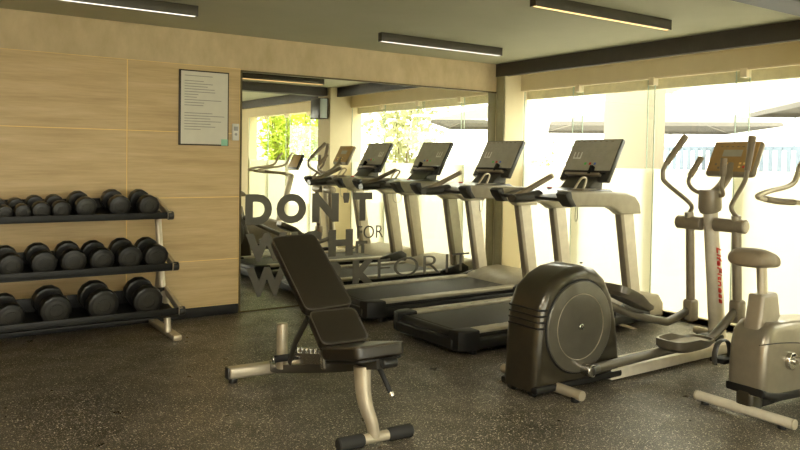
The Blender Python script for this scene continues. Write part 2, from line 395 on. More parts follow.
# ------------------------------------------------------------------ dumbbell rack
rk = empty('dumbbell_rack', (1.75, 5.95, 0), 0, 'three-tier dumbbell rack with black shelves and silver end frame against the oak wall', 'rack')
XE = -.0; XS = -2.25      # right and left ends, local
SH = [(-.43, .225, .10), (-.27, .545, .10), (-.13, .93, .10)]; DR = [.026, .016, .008]     # front lip y, lip base z, rise
for (y, z, rise), dr in zip(SH, DR):
    b = mb('deckdark')
    b.box((XS, y-.012, z), (XE-.02, y+.008, z+.050), .003)                                  # front lip
    b.prism([(y, z+.006-dr), (y, z+.018-dr), (y+.36, z+.018+.062-dr), (y+.36, z+.006+.062-dr)], XS, XE-.02, 'x')
    b.box((XS, y+.35, z+.04), (XE-.02, y+.37, z+rise+.05), .003)
    b.build('shelf', rk)
for sx in (XE, XS):
    b = mb('silver')
    b.box((sx-.035, -.36, .0), (sx+.035, .34, .045), .012); b.build('foot', rk)
    b = mb('silver'); b.tube([(sx-.03, -.20, .04), (sx-.03, -.16, .24), (sx-.03, -.06, .34), (sx-.03, .0, .55), (sx-.03, .10, .95), (sx-.03, .16, 1.02)], .028, smooth=4, flat=.8); b.build('upright', rk)
    b = mb('silver'); b.tube([(sx-.03, .26, .04), (sx-.03, .12, .30), (sx-.03, .02, .56)], .022, smooth=4); b.build('brace', rk)
    for (y, z, rise) in SH:
        b = mb('silver').prism([(y-.02, z-.004), (y-.03, z+.05), (y+.36, z+.055+rise), (y+.36, z+rise)], sx-.022, sx+.006, 'x', .004)
        br = b.build('shelf_bracket', rk)
        mb('darkplastic').cyl((sx-.018, y-.005, z+.024), (sx+.026, y-.005, z+.024), .034, bev=.006).build('end_cap', br)

def dumbbell(r, L_=.20):
    """axis along +y, front end at y=0; origin in the middle of the front head"""
    t = empty('dumbbell', (0,0,0)); hl = .062+r*.12
    for k in (0, 1):
        y0 = k*(L_-hl+.075)
        b = mb('rubber')
        poly = [(r*math.cos(2*PI*(i+.5)/12)/math.cos(PI/12)*.985, r*math.sin(2*PI*(i+.5)/12)/math.cos(PI/12)*.985) for i in range(12)]
        b.prism(poly, y0, y0+hl, 'y', r*.13, 3); h = b.build('head', t)
        yf = y0-.0008 if k == 0 else y0+hl+.0008
        e = mb('rubberface').cyl((0, yf, 0), (0, yf+(.006 if k == 0 else -.006), 0), r*.70, 32, .0015)
        e.mat(M['rubber']); 
        ring = [(r*.42*math.cos(2*PI*i/28), yf-(.0006 if k == 0 else -.0006), r*.42*math.sin(2*PI*i/28)) for i in range(29)]
        e.tube(ring, .0022, 6); e.build('end_disc', h)
    b = mb('chrome'); y1, y2 = hl-.004, L_-hl+.079
    b.tube([(0, y1+(y2-y1)*u, 0) for u in (0, .12, .3, .5, .7, .88, 1)], [.019, .015, .0155, .0175, .0155, .015, .019], 18, smooth=3); b.build('handle', t)
    return t
ROWS = [
 (2, [(.596,.053),(.712,.056),(.832,.064),(.968,.066),(1.137,.078),(1.378,.083),(1.598,.082)], 'top'),
 (1, [(.620,.084),(.830,.088),(1.026,.090),(1.224,.088),(1.422,.092),(1.618,.091)], 'middle'),
 (0, [(.600,.090),(.883,.106),(1.198,.112),(1.513,.111)], 'bottom')]
ORD = {'top': ['leftmost, cut by the photo edge', 'second from the left', 'third from the left', 'fourth from the left', 'third from the right', 'second from the right, standing apart', 'rightmost, beside the silver end frame'],
       'middle': ['leftmost, cut by the photo edge', 'second from the left', 'third from the left', 'third from the right', 'second from the right', 'rightmost, beside the silver end frame'],
       'bottom': ['leftmost, cut by the photo edge', 'second from the left', 'second from the right', 'rightmost, nearest the bare shelf end']}
for row, items, nm in ROWS:
    y, z, rise = SH[row]; slope = math.atan2(.062, .36)
    for i, (x, r) in enumerate(items):
        d = dumbbell(r); yy = y+.022
        d.rotation_euler = (slope, 0, random.uniform(.03, .11))
        zz = z+.018+ (yy-y)*math.tan(slope) + r*1.02/math.cos(slope)+.001-DR[row]
        d.location = (x, 5.95+yy+r*math.sin(slope)*.0, zz)
        size = 'small' if r < .07 else ('medium' if r < .1 else 'large')
        tag(d, '%s round black rubber dumbbell on the %s shelf, %s' % (size, nm, ORD[nm][i]), 'dumbbell', 'dumbbells on the %s shelf' % nm)

# ------------------------------------------------------------------ treadmills
def make_treadmill():
    t = empty('treadmill', (0,0,0))
    b = mb('deckdark')
    b.prism([(0, -.36), (.10, -.45), (2.05, -.45), (2.35, -.36), (2.35, .36), (2.05, .45), (.10, .45), (0, .36)], .045, .135, 'z', .02, 3)
    b.box((.06, -.43, .13), (1.9, -.325, .165), .01).box((.06, .325, .13), (1.9, .43, .165), .01)
    b.build('deck_frame', t)
    b = mb('belt').box((.085, -.318, .12), (1.85, .318, .176), .025, 4)
    b.build('running_belt', t)
    b = mb('deckdark').cyl((.075, -.325, .125), (.075, .325, .125), .048, 24, .004); b.build('rear_roller', t)
    for s in (-1, 1):
        b = mb('silver2'); b.prism([(.10, s*.335), (.10, s*.43), (1.78, s*.43), (1.78, s*.335)], .160, .194, 'z', .012, 3)
        r_ = b.build('side_rail', t)
        b = mb('deckdark').prism([(0, s*.33), (.02, s*.42), (.09, s*.455), (.19, s*.455), (.19, s*.33)], .045, .198, 'z', .016, 3); b.build('rail_end_cap', r_)
        b = mb('darkplastic')
        for k in range(9):
            x = .32+k*.15; b.box((x, s*.345, .1935), (x+.045, s*.353, .1948))
        b.build('rail_marks', r_, smooth=False)
    # motor hood
    b = mb('silver2').prism([(1.74, .17), (1.80, .215), (1.98, .262), (2.20, .275), (2.36, .245), (2.42, .17), (2.42, .05), (1.74, .05)], -.40, .40, 'y', .035, 4); hd = b.build('motor_hood', t)
    mb('darkplastic').prism([(1.70, .06), (1.70, .185), (1.85, .225), (2.02, .255), (2.10, .21), (2.10, .06)], -.442, -.398, 'y', .012).build('hood_side', hd)
    mb('darkplastic').prism([(1.70, .06), (1.70, .185), (1.85, .225), (2.02, .255), (2.10, .21), (2.10, .06)], .398, .442, 'y', .012).build('hood_side', hd)
    for s in (-1, 1):
        b = mb('lightgrey').prism([(1.755, 1.03), (1.925, 1.03), (2.065, .20), (1.915, .20)], s*.39-.033, s*.39+.033, 'y', .014, 3); up = b.build('upright', t)
        mb('greyplastic').prism([(1.751, 1.025), (1.80, 1.025), (1.955, .205), (1.901, .205)], s*.39-.0345, s*.39+.0345, 'y', .012, 2).build('upright_edge', up)
        # arm rest
        b = mb('silver2').prism([(1.07, 1.165), (1.10, 1.195), (1.55, 1.190), (1.80, 1.175), (1.92, 1.14), (1.98, 1.08), (2.00, .99), (1.74, .99), (1.68, 1.025), (1.60, 1.058), (1.17, 1.068), (1.10, 1.10)], s*.40-.052, s*.40+.052, 'y', .02, 4)
        ar = b.build('arm_rest', t)
        mb('darkplastic').prism([(1.05, 1.170), (1.075, 1.19), (1.12, 1.19), (1.135, 1.14), (1.185, 1.072), (1.13, 1.068), (1.075, 1.12)], s*.40-.056, s*.40+.056, 'y', .010, 3).build('arm_cap', ar)
    # console base between the arms
    b = mb('darkplastic').prism([(1.10, 1.135), (1.22, 1.165), (1.50, 1.20), (1.72, 1.20), (1.86, 1.13), (1.86, 1.05), (1.60, 1.07), (1.30, 1.09), (1.12, 1.11)], -.35, .35, 'y', .02, 3); cb = b.build('console_base', t)
    b = mb('greyplastic').box((1.30, -.33, 1.178), (1.36, -.12, 1.190), .004).box((1.38, -.33, 1.186), (1.56, -.20, 1.204), .004); b.build('cup_tray', cb)
    b = mb('red').cyl((1.46, .12, 1.195), (1.46, .12, 1.205), .022); b.build('stop_button', cb)
    b = mb('silver'); b.tube([(1.42, -.20, 1.19), (1.50, -.21, 1.29), (1.56, -.21, 1.28), (1.50, -.23, 1.19)], .010, smooth=4); b.build('clip_hook', cb)
    b = mb('handgrip'); b.tube([(.93, 0, 1.13), (1.00, 0, 1.155), (1.352, 0, 1.302)], [.026, .025, .022], smooth=3); gp = b.build('centre_grip', t)
    b = mb('darkplastic'); b.tube([(.90, 0, 1.12), (1.06, 0, 1.125), (1.2, 0, 1.14)], [.035, .045, .05], flat=1.4, smooth=3); b.build('grip_mount', gp)
    mb('silver').cyl((1.345, 0, 1.299), (1.362, 0, 1.306), .0225).build('grip_tip', gp)
    # console screen, leaning forward
    c0 = Vector((1.755, 0, 1.262)); sl = math.atan2(.37, .20); hgt = .425
    mx = Matrix.Translation(c0) @ Matrix.Rotation(-(PI/2-sl)*-1, 4, 'Y')
    def cpart(name, m, a, bb, bev=.004, par=None):
        x = mb(m); x.box(a, bb, bev, 2, mx); return x.build(name, par)
    neck = mb('darkplastic').prism([(1.60, 1.17), (1.74, 1.30), (1.84, 1.32), (1.82, 1.17)], -.17, .17, 'y', .02, 3).build('console_neck', t)
    cs = cpart('console', 'darkplastic', (-.012, -.28, 0), (.035, .28, hgt), .012)
    cs.parent = t
    cpart('console_ledge', 'greyplastic', (-.055, -.20, .035), (-.010, .20, .062), .01, cs)
    cpart('console_lip', 'deckdark', (-.035, -.235, .062), (-.010, .235, .082), .006, cs)
    cpart('phone_clip', 'deckdark', (-.06, -.10, .045), (-.02, -.07, .13), .004, cs)
    b = mb('screen').box((-.016, -.268, .10), (-.011, .268, hgt-.012), .002, 2, mx)
    # local print: a three-stroke mark, rows of pale keys, coloured dots (screen faces -x, so y grows to the viewer's left)
    def pr(y0, y1, z0, z1, m='white'):
        b.mat(M[m]); b.box((-.0175, y0, z0), (-.0158, y1, z1), 0, 1, mx)
    pr(.115, .205, .215, .228)
    for y in (.115, .155, .195): pr(y, y+.012, .225, .285)
    for k in range(4): pr(.16-k*.10, .20-k*.10, .335, .342, 'button')
    for k in range(5):
        for j in range(3): pr(.06-k*.055, .078-k*.055, .235+j*.028, .240+j*.028, 'button')
    for k in range(7): pr(.20-k*.065, .225-k*.065, hgt-.032, hgt-.026, 'handgrip')
    for y, m in ((.035, 'green'), (-.02, 'red'), (-.075, 'blue')): pr(y-.012, y+.012, .155, .178, m)
    b.build('screen', cs, smooth=False)
    # safety cord hanging under the console
    b = mb('button'); b.tube([(1.46, -.19, 1.08), (1.46, -.185, .95), (1.50, -.16, .92), (1.54, -.14, .96), (1.54, -.13, 1.08)], .0035, 8, smooth=5); b.build('safety_cord', t)
    for x in (.2, 1.75):
        for s in (-1, 1): mb('rubber').cyl((x, s*.37, 0), (x, s*.37, .055), .028, 20, .004).build('foot', t)
    mb('silver').prism([(1.72, .06), (1.78, .06), (1.96, .0), (1.90, .0)], -.47, -.445, 'y').build('levelling_foot', t)
    return t
tm = make_treadmill()
tm2 = copy_tree(tm)
tm.location = (3.28, 4.50, 0); tag(tm, 'black and silver treadmill nearest the camera, behind the elliptical flywheel', 'treadmill', 'treadmills facing the windows')
tm2.location = (3.28, 5.75, 0); tag(tm2, 'black and silver treadmill standing close along the mirror', 'treadmill', 'treadmills facing the windows')

# ------------------------------------------------------------------ elliptical
el = empty('elliptical_trainer', (3.31, 3.27, 0), 0, 'elliptical cross trainer with a big bronze-grey flywheel housing, right of the bench', 'elliptical trainer')
OX, OY = 3.31, 3.27
def E(x, y, z): return (x-OX, y-OY, z)
prof = [(3.115,.04),(3.125,.30),(3.150,.54),(3.20,.645),(3.29,.720),(3.40,.765),(3.53,.780),(3.65,.752),(3.74,.685),(3.815,.56),(3.862,.40),(3.895,.20),(3.91,.04)]
prof = [(x-OX, z) for x, z in prof]
b = mb('bronze').prism(prof, -.15, .15, 'y', .058, 6); hs = b.build('flywheel_housing', el)
b = mb('disc').cyl((3.487-OX, -.150, .405), (3.487-OX, -.164, .405), .287, 64, .008)
dk = b.build('flywheel_disc', hs)
for rr, yy, m in ((.290, -.1505, 'deckdark'), (.205, -.1645, 'greyplastic')):
    b = mb(m); b.tube([(3.487-OX+rr*math.cos(a*PI/36), yy, .405+rr*math.sin(a*PI/36)) for a in range(73)], .008 if m == 'deckdark' else .0025, 8, caps=False); b.build('disc_ring', dk)
b = mb('chrome').cyl((3.487-OX, -.16, .405), (3.487-OX, -.175, .405), .020, 24, .004); b.build('hub', dk)
b = mb('disc').cyl((3.487-OX, .150, .405), (3.487-OX, .164, .405), .287, 64, .008); b.build('flywheel_disc', hs)
b = mb('deckdark')
for k in range(4):
    z = .425+k*.037
    b.tube([E(3.20+k*.0022, 3.121, z-.004), E(3.155+k*.0025, 3.126, z-.002), E(3.134+k*.002, 3.15, z), E(3.131+k*.002, 3.27, z+.002), E(3.134+k*.002, 3.38, z)], .006, 8, smooth=4)
b.build('vent_slots', hs)
b = mb('deckdark').box(E(3.12, 3.108, .03), E(3.90, 3.432, .075), .015); b.build('housing_skirt', hs)
b = mb('deckdark').cyl(E(3.62, 3.235, .775), E(3.62, 3.235, .783), .010); b.build('screw_cap', hs)
b = mb('silver').tube([E(3.315, 2.93, .047), E(3.31, 3.27, .047), E(3.31, 3.61, .047)], .031, 18); st = b.build('rear_stabilizer', el)
for y in (2.98, 3.56):
    mb('rubber').cyl(E(3.31, y, 0), E(3.31, y, .03), .026, 18, .003).build('levelling_foot', st)
b = mb('rubber').cyl(E(3.16, 3.16, .03), E(3.16, 3.20, .03), .03, 20, .004); b.cyl(E(3.16, 3.34, .03), E(3.16, 3.38, .03), .03, 20, .004); b.build('transport_wheels', el)
b = mb('lightgrey').box(E(3.80, 3.115, .012), E(5.46, 3.33, .088), .012); b.build('base_rail', el)
b = mb('deckdark').box(E(5.04, 3.20, .03), E(5.20, 3.345, .125), .012); b.build('rail_joint', el)
b = mb('silver').tube([E(5.42, 2.94, .06), E(5.42, 3.60, .06)], .03, 18)
fs = b.build('front_stabilizer', el)
for y in (2.98, 3.56): mb('rubber').cyl(E(5.42, y, 0), E(5.42, y, .04), .026, 18, .003).build('levelling_foot', fs)
# upright
b = mb('lightgrey'); b.tube([E(5.215, 3.27, .09), E(5.16, 3.27, .50), E(5.10, 3.27, .90), E(5.075, 3.27, 1.10)], [.074, .068, .062, .060], 24, smooth=4, flat=.8); upr = b.build('upright', el)
b = mb('red')
mt = Matrix.Translation(E(5.085, 3.213, .80)) @ Matrix.Rotation(math.radians(-7), 4, 'Y') @ RX90 @ Matrix.Rotation(-PI/2, 4, 'Z')
text_into(b, 'LifeFitness', .1, mt, fit=(.44, .048), shear=.3, bold=.0, depth=.004)
b.build('maker_lettering', upr, smooth=False)
b = mb('greyplastic').tube([E(5.078, 3.27, 1.075), E(5.070, 3.27, 1.10), E(5.065, 3.27, 1.215), E(5.065, 3.27, 1.232), E(5.065, 3.27, 1.235)], [.080, .088, .084, .082, .075], 28, flat=.95); b.build('upright_collar', upr)
# console arm and console
b = mb('greyplastic').tube([E(5.09, 3.27, 1.20), E(5.22, 3.27, 1.27), E(5.36, 3.27, 1.42)], [.035, .035, .04], 18, smooth=4); b.build('console_arm', el)
cm = Matrix.Translation(E(5.30, 3.275, 1.342)) @ Matrix.Rotation(math.radians(28), 4, 'Y')
b = mb('greyplastic').box((-.01, -.205, 0), (.05, .205, .31), .03, 4, cm); cs = b.build('console', el)
b = mb('amber').box((-.016, -.188, .03), (-.008, .188, .295), .010, 3, cm); b.build('console_face', cs)
b = mb('screen').box((-.018, -.07, .16), (-.0155, .09, .22), .002, 2, cm)
for yy, zz, m in ((-.08, .10, 'seam'), (-.115, .10, 'seam'), (-.08, .07, 'seam'), (-.115, .07, 'red'), (.12, .09, 'handgrip'), (.09, .06, 'handgrip'), (.03, .10, 'seam'), (.03, .07, 'seam')):
    b.mat(M[m]).box((-.0185, yy-.009, zz-.009), (-.0155, yy+.009, zz+.009), .001, 1, cm)
for k in range(6): b.mat(M['handgrip']).box((-.0185, -.12+k*.045, .245), (-.0155, -.10+k*.045, .252), 0, 1, cm)
b.build('console_keys', cs, smooth=False)
# pivot tube and moving arms
b = mb('greyplastic').cyl(E(5.06, 2.975, .977), E(5.06, 3.215, .977), .052, 28, .006).cyl(E(5.06, 3.325, .972), E(5.06, 3.535, .972), .052, 28, .006); pv = b.build('pivot_sleeve', el)
mb('lightgrey').cyl(E(5.06, 2.968, .977), E(5.06, 2.977, .977), .040, 28, .002).build('sleeve_cap', pv)
def swing(y, top, bot, mid, pedal, far):
    b = mb('greyplastic'); b.tube([E(*p, ) for p in [(q[0], y, q[1]) for q in bot]], .033, 18); lo = b.build('swing_arm', el)
    jx, jz = bot[-1]
    mb('greyplastic').box(E(jx-.05, y-.045, jz-.10), E(jx+.05, y+.045, jz+.07), .022, 3).build('arm_joint', lo)
    mb('silver2').cyl(E(5.06+.0, y, .985), E(5.05, y, 1.055), .034, 20, .006).build('arm_socket', lo)
    b = mb('greyplastic'); b.tube([E(q[0], y, q[1]) for q in top], .0165, 14, smooth=6); hb = b.build('moving_handle', el)
    a, c = Vector(E(top[-2][0], y, top[-2][1])), Vector(E(top[-1][0], y, top[-1][1])); dd = (c-a)
    mb('handgrip').tube([a+dd*.05, a+dd*.5, c, c+dd*.03], [.0215, .024, .027, .020], 18, smooth=3).build('handle_grip', hb)
    b = mb('armplastic'); b.tube([E(q[0], q[1], q[2]) for q in mid], [.03]*len(mid), 16, smooth=5); pa = b.build('pedal_arm', el)
    # pedal tray: rim with a recessed foot plate
    px, py, pz, ang = pedal
    pm = Matrix.Translation(E(px, py, pz)) @ Matrix.Rotation(ang, 4, 'Y')
    out = [(-.225, -.08), (-.16, -.12), (.06, -.12), (.225, -.085), (.225, .085), (.06, .12), (-.16, .12), (-.225, .08)]
    q = []
    for i in range(8):
        a_, c_, d_ = Vector(out[i-1]), Vector(out[i]), Vector(out[(i+1) % 8])
        for k in range(5):
            u = k/4; q.append((c_+(a_-c_)*.35)*(1-u)**2+c_*2*u*(1-u)+(c_+(d_-c_)*.35)*u*u)
    t1 = MB().mat(M['armplastic']); tt = bmesh.new(); n_ = len(q)
    def hgt_(p): return .05 if p.x < -.02 else .05-.03*min(1, (p.x+.02)/.12)
    lv = [[tt.verts.new((p.x*k, p.y*k2, (-.025 if z_ is None else (z_ if z_ >= 0 else hgt_(p))))) for p in q] for k, k2, z_ in ((.88, .85, None), (1, 1, .0), (1, 1, -1), (.94, .88, -1), (.90, .80, .004))]
    lv[1] = lv[1]
    for a_, c_ in zip(lv, lv[1:]):
        for k in range(n_): tt.faces.new((a_[k], a_[(k+1) % n_], c_[(k+1) % n_], c_[k]))
    tt.faces.new(lv[0][::-1]); tt.faces.new(lv[-1]); bmesh.ops.recalc_face_normals(tt, faces=tt.faces); t1.merge(tt)
    t1.mat(M['greyplastic']).prism([(p.x*.86, p.y*.76) for p in q], .004, .009, 'z', .002, 1)
    bmesh.ops.transform(t1.bm, matrix=pm, verts=t1.bm.verts); t1.build('foot_pedal', pa)
swing(3.045, [(5.05,1.05),(4.99,1.10),(5.00,1.15),(5.13,1.286),(5.175,1.37),(5.235,1.63)], [(5.06,.94),(5.10,.36)],
      [(3.53, 3.075, .135),(4.2, 3.065, .155),(4.65, 3.055, .165),(4.82, 3.05, .20),(5.09, 3.045, .36)], (4.42, 3.00, .205, -.01), False)
swing(3.435, [(5.06,1.05),(5.085,1.09),(5.03,1.14),(4.76,1.28),(4.715,1.335),(4.745,1.42),(4.97,1.627)], [(5.07,.93),(5.105,.30)],
      [(3.75, 3.47, .62),(4.30, 3.46, .36),(4.75, 3.45, .235),(4.86, 3.445, .225),(5.10, 3.44, .29)], (4.44, 3.50, .42, .40), True)
mb('chrome').cyl(E(3.53, 3.11, .135), E(3.53, 3.035, .135), .040, 24, .006).build('crank_cap', el)
b = mb('darkplastic').cyl(E(3.52, 3.05, .135), E(3.60, 3.072, .138), .034, 20, .004); b.build('crank_sleeve', el)
for pts in ([(5.06, 3.30, 1.20), (4.99, 3.35, 1.225), (4.915, 3.35, 1.28), (4.93, 3.35, 1.34), (5.06, 3.35, 1.475)], [(5.08, 3.24, 1.19), (5.06, 3.16, 1.20), (5.02, 3.15, 1.27), (5.035, 3.15, 1.34), (5.045, 3.15, 1.475)]):
    b = mb('greyplastic'); b.tube([E(*p) for p in pts], .015, 14, smooth=5); fh = b.build('fixed_handle', el)
    a, c = Vector(E(*pts[-2])), Vector(E(*pts[-1])); mb('handgrip').tube([a, a.lerp(c, .5), c], [.022, .024, .023], 18).build('handle_grip', fh)

# ------------------------------------------------------------------ exercise bike
bk = empty('exercise_bike', (3.95, 2.30, 0), 0, 'upright exercise bike with a taupe saddle, cut by the right edge of the photo', 'exercise bike')
BX, BY = 3.95, 2.30
def B(x, y, z): return (x-BX, y-BY, z)
b = mb('lightgrey').tube([B(3.945, 2.02, .042), B(3.945, 2.59, .042)], .028, 20); s1 = b.build('rear_stabilizer', bk)
for y in (2.014, 2.596): mb('silver').cyl(B(3.945, y-.006, .042), B(3.945, y+.006, .042), .029, 20, .004).build('end_cap', s1)
for y in (2.08, 2.54): mb('rubber').cyl(B(3.945, y, 0), B(3.945, y, .02), .024, 18, .004).build('levelling_foot', s1)
b = mb('lightgrey').tube([B(5.05, 2.02, .075), B(5.05, 2.595, .075)], .032, 20); s2 = b.build('front_stabilizer', bk)
for y in (2.08, 2.54): mb('rubber').cyl(B(5.05, y, 0), B(5.05, y, .05), .024, 18, .004).build('levelling_foot', s2)
sh = [(3.945,.13),(3.945,.28),(3.955,.40),(3.985,.49),(4.05,.535),(4.35,.52),(4.62,.50),(4.86,.43),(4.96,.33),(4.96,.20),(4.86,.11),(4.5,.065),(4.1,.09)]
b = mb('shell').prism([(x-BX, z) for x, z in sh], -.115, .115, 'y', .045, 5); shr = b.build('shroud', bk)
b = mb('deckdark').prism([(x-BX, z) for x, z in [(3.940,.135),(3.940,.180),(4.1,.150),(4.5,.125),(4.95,.185),(4.95,.15),(4.5,.06),(4.1,.085)]], -.1175, .1175, 'y', .02, 3); b.build('shroud_band', shr)
b = mb('deckdark'); b.tube([B(3.88, 2.182, .44), B(4.10, 2.180, .425), B(4.30, 2.180, .40), B(4.42, 2.180, .36)], .003, 6, smooth=4); b.build('shroud_seam', shr)
b = mb('bronze').box(B(3.935, 2.245, .03), B(4.06, 2.355, .16), .03, 3).mat(M['deckdark']).box(B(4.0, 2.26, .04), B(5.1, 2.34, .09), .01); b.build('base_frame', bk)
b = mb('greyplastic').prism([(x-BX, z) for x, z in [(3.985,.47),(4.18,.50),(4.225,.55),(4.19,.69),(4.035,.69),(4.01,.56)]], -.052, .052, 'y', .025, 4); sc_ = b.build('seat_tube_cover', bk)
b = mb('silver').tube([B(4.12, 2.30, .55), B(4.085, 2.30, .86)], .034, 20, flat=.75); b.build('seat_post', bk)
# saddle: lofted, wide at the back, narrow nose forward
sd = MB().mat(M['handgrip']); t = bmesh.new(); rings = []
prs = [(x+.035, w*.97, h*1.25, z-.008) for x, w, h, z in [(3.855,.060,.02,.895),(3.868,.105,.040,.900),(3.91,.130,.052,.903),(3.98,.125,.054,.900),(4.05,.088,.048,.890),(4.12,.060,.044,.880),(4.18,.046,.036,.870),(4.215,.024,.018,.862)]]
for (x, w_, h_, zc) in prs:
    ring = []
    for k in range(20):
        a = 2*PI*k/20; cy_, sz = math.cos(a), math.sin(a)
        yy = w_*abs(cy_)**.7*(1 if cy_ >= 0 else -1); zz = h_*abs(sz)**.8*(1 if sz >= 0 else -1)
        if sz < 0: zz *= .7
        ring.append(t.verts.new(B(x, BY+yy, zc+zz - .0)))
    rings.append(ring)
for a, c in zip(rings, rings[1:]):
    for k in range(20): t.faces.new((a[k], a[(k+1)%20], c[(k+1)%20], c[k]))
t.faces.new(rings[0]); t.faces.new(rings[-1][::-1]); bmesh.ops.recalc_face_normals(t, faces=t.faces)
sd.merge(t); so = sd.build('saddle', bk)
so.modifiers.new('s', 'SUBSURF').levels = 1; so.modifiers['s'].render_levels = 1
# crank, pedals
b = mb('chrome').cyl(B(4.205, 2.19, .31), B(4.205, 2.160, .31), .050, 28, .006).cyl(B(4.205, 2.165, .31), B(4.205, 2.140, .31), .018, 20); cr = b.build('crank_hub', bk)
b = mb('greyplastic'); b.tube([B(4.205, 2.145, .31), B(4.36, 2.14, .335)], .014, 12); b.build('crank_arm', cr)
b = mb('greyplastic'); b.tube([B(4.205, 2.455, .31), B(4.075, 2.46, .27)], .014, 12).cyl(B(4.205, 2.41, .31), B(4.205, 2.46, .31), .03); b.build('crank_arm', cr)
for x, y, z in ((4.36, 2.08, .335), (4.075, 2.52, .255)):
    pd = mb('deckdark').box(B(x-.055, y-.05, z-.014), B(x+.055, y+.05, z+.014), .008).build('pedal', cr)
for x, y, z in ((4.36, 2.08, .335), (4.075, 2.52, .255)):
    b = mb('darkplastic'); b.tube([B(x-.075, y, z-.02), B(x-.078, y, z+.05), B(x-.04, y, z+.11), B(x+.04, y, z+.11), B(x+.078, y, z+.05), B(x+.075, y, z-.02)], .008, 8, smooth=4, flat=2.2); b.build('pedal_strap', cr)
# handlebar column, console, bars
b = mb('lightgrey').tube([B(4.78, 2.30, .42), B(4.92, 2.30, .85), B(5.00, 2.30, 1.15)], [.055, .05, .045], 20, smooth=4); b.build('handlebar_column', bk)
for s in (-1, 1):
    b = mb('silver'); b.tube([B(5.0, BY, 1.12), B(4.97, BY+s*.12, 1.15), B(4.86, BY+s*.19, 1.185), B(4.60, BY+s*.20, 1.20), B(4.40, BY+s*.20, 1.225), B(4.385, BY+s*.20, 1.24), B(4.50, BY+s*.20, 1.265), B(4.78, BY+s*.20, 1.31), B(4.87, BY+s*.20, 1.43), B(4.93, BY+s*.18, 1.50)], .017, 14, smooth=5); hb = b.build('handlebar', bk)
    mb('handgrip').tube([B(4.80, BY+s*.20, 1.189), B(4.60, BY+s*.20, 1.20), B(4.46, BY+s*.20, 1.217)], .021, 14).build('handle_grip', hb)
b = mb('darkplastic').box((-.02, -.17, 0), (.03, .17, .26), .02, 3, Matrix.Translation(B(5.02, 2.30, 1.24)) @ Matrix.Rotation(math.radians(25), 4, 'Y')); bc = b.build('console', bk)
mb('amber').box((-.024, -.15, .03), (-.018, .15, .24), .004, 2, Matrix.Translation(B(5.02, 2.30, 1.24)) @ Matrix.Rotation(math.radians(25), 4, 'Y')).build('console_face', bc)

# ------------------------------------------------------------------ adjustable bench
bn = empty('weight_bench', (1.955, 3.06, 0), math.radians(-2.9), 'adjustable weight bench with dark vinyl pads and silver frame in the foreground', 'weight bench')
b = mb('silver').tube([(-.205, 0, .035), (.205, 0, .035)], .026, 18); fb = b.build('front_crossbar', bn)
for s in (-1, 1):
    b = mb('grip'); b.tube([(s*.07, 0, .035), (s*.085, 0, .035), (s*.205, 0, .035), (s*.212, 0, .035)], [.028, .034, .034, .028], 22); b.build('foam_grip', fb)
b = mb('silver'); b.tube([(-.008, 0, .04), (-.020, .005, .11), (-.045, .02, .19), (-.055, .035, .27), (-.055, .05, .39)], [.029, .031, .035, .039, .044], 18, smooth=5, flat=1.15); b.build('front_leg', bn)
b = mb('silver').box((-.33, 1.275, .025), (.30, 1.355, .100), .02, 3); rb = b.build('rear_crossbar', bn)
for s, x in ((-1, -.30), (1, .27)):
    mb('rubber').cyl((x, 1.31, 0), (x, 1.31, .03), .028, 18, .004).build('rubber_foot', rb)
mb('darkplastic').box((-.340, 1.28, .027), (-.328, 1.35, .098), .004).build('end_cap', rb)
b = mb('darkplastic').tube([(-.03, 1.31, .08), (-.06, 1.12, .105), (-.06, .34, .31), (-.04, .05, .395), (-.02, -.07, .425)], .034, 4, smooth=3, up=(1, 0, 1)); b.build('spine', bn)
b = mb('rubber').cyl((-.02, -.085, .430), (.06, -.085, .430), .026, 20, .006); b.build('front_bumper', bn)
# ladder rack
b = mb('chrome').prism([(.42, .31), (.42, .37), (.86, .275), (.88, .20)], -.105, -.095, 'x', .002)
for k in range(7):
    y = .45+k*.058; z = .365-(y-.42)*.215
    b.box((-.108, y, z-.004), (-.092, y+.022, z+.030), .003)
b.box((-.11, .39, .29), (-.05, .425, .41), .004); b.build('ladder', bn)
b = mb('darkplastic'); b.tube([(-.10, .87, .21), (-.105, .77, .36), (-.10, .62, .52)], .024, 12, flat=.45); b.build('back_strut', bn)
b = mb('grip').cyl((-.175, .93, .225), (-.06, .93, .225), .021, 18, .004); rl = b.build('adjuster_roller', bn)
mb('chrome').cyl((-.19, .93, .225), (-.175, .93, .225), .019, 18, .004).build('roller_tip', rl)
b = mb('silver').cyl((-.08, 1.04, .13), (-.08, 1.04, .41), .034, 24, .005); b.build('upright_post', bn)
b = mb('grip').tube([(.025, .03, .385), (.040, .0, .335), (.058, -.04, .265)], .013, 14); al = b.build('adjuster_lever', bn)
mb('chrome').cyl((.058, -.04, .265), (.064, -.052, .245), .014, 16, .003).build('lever_tip', al)
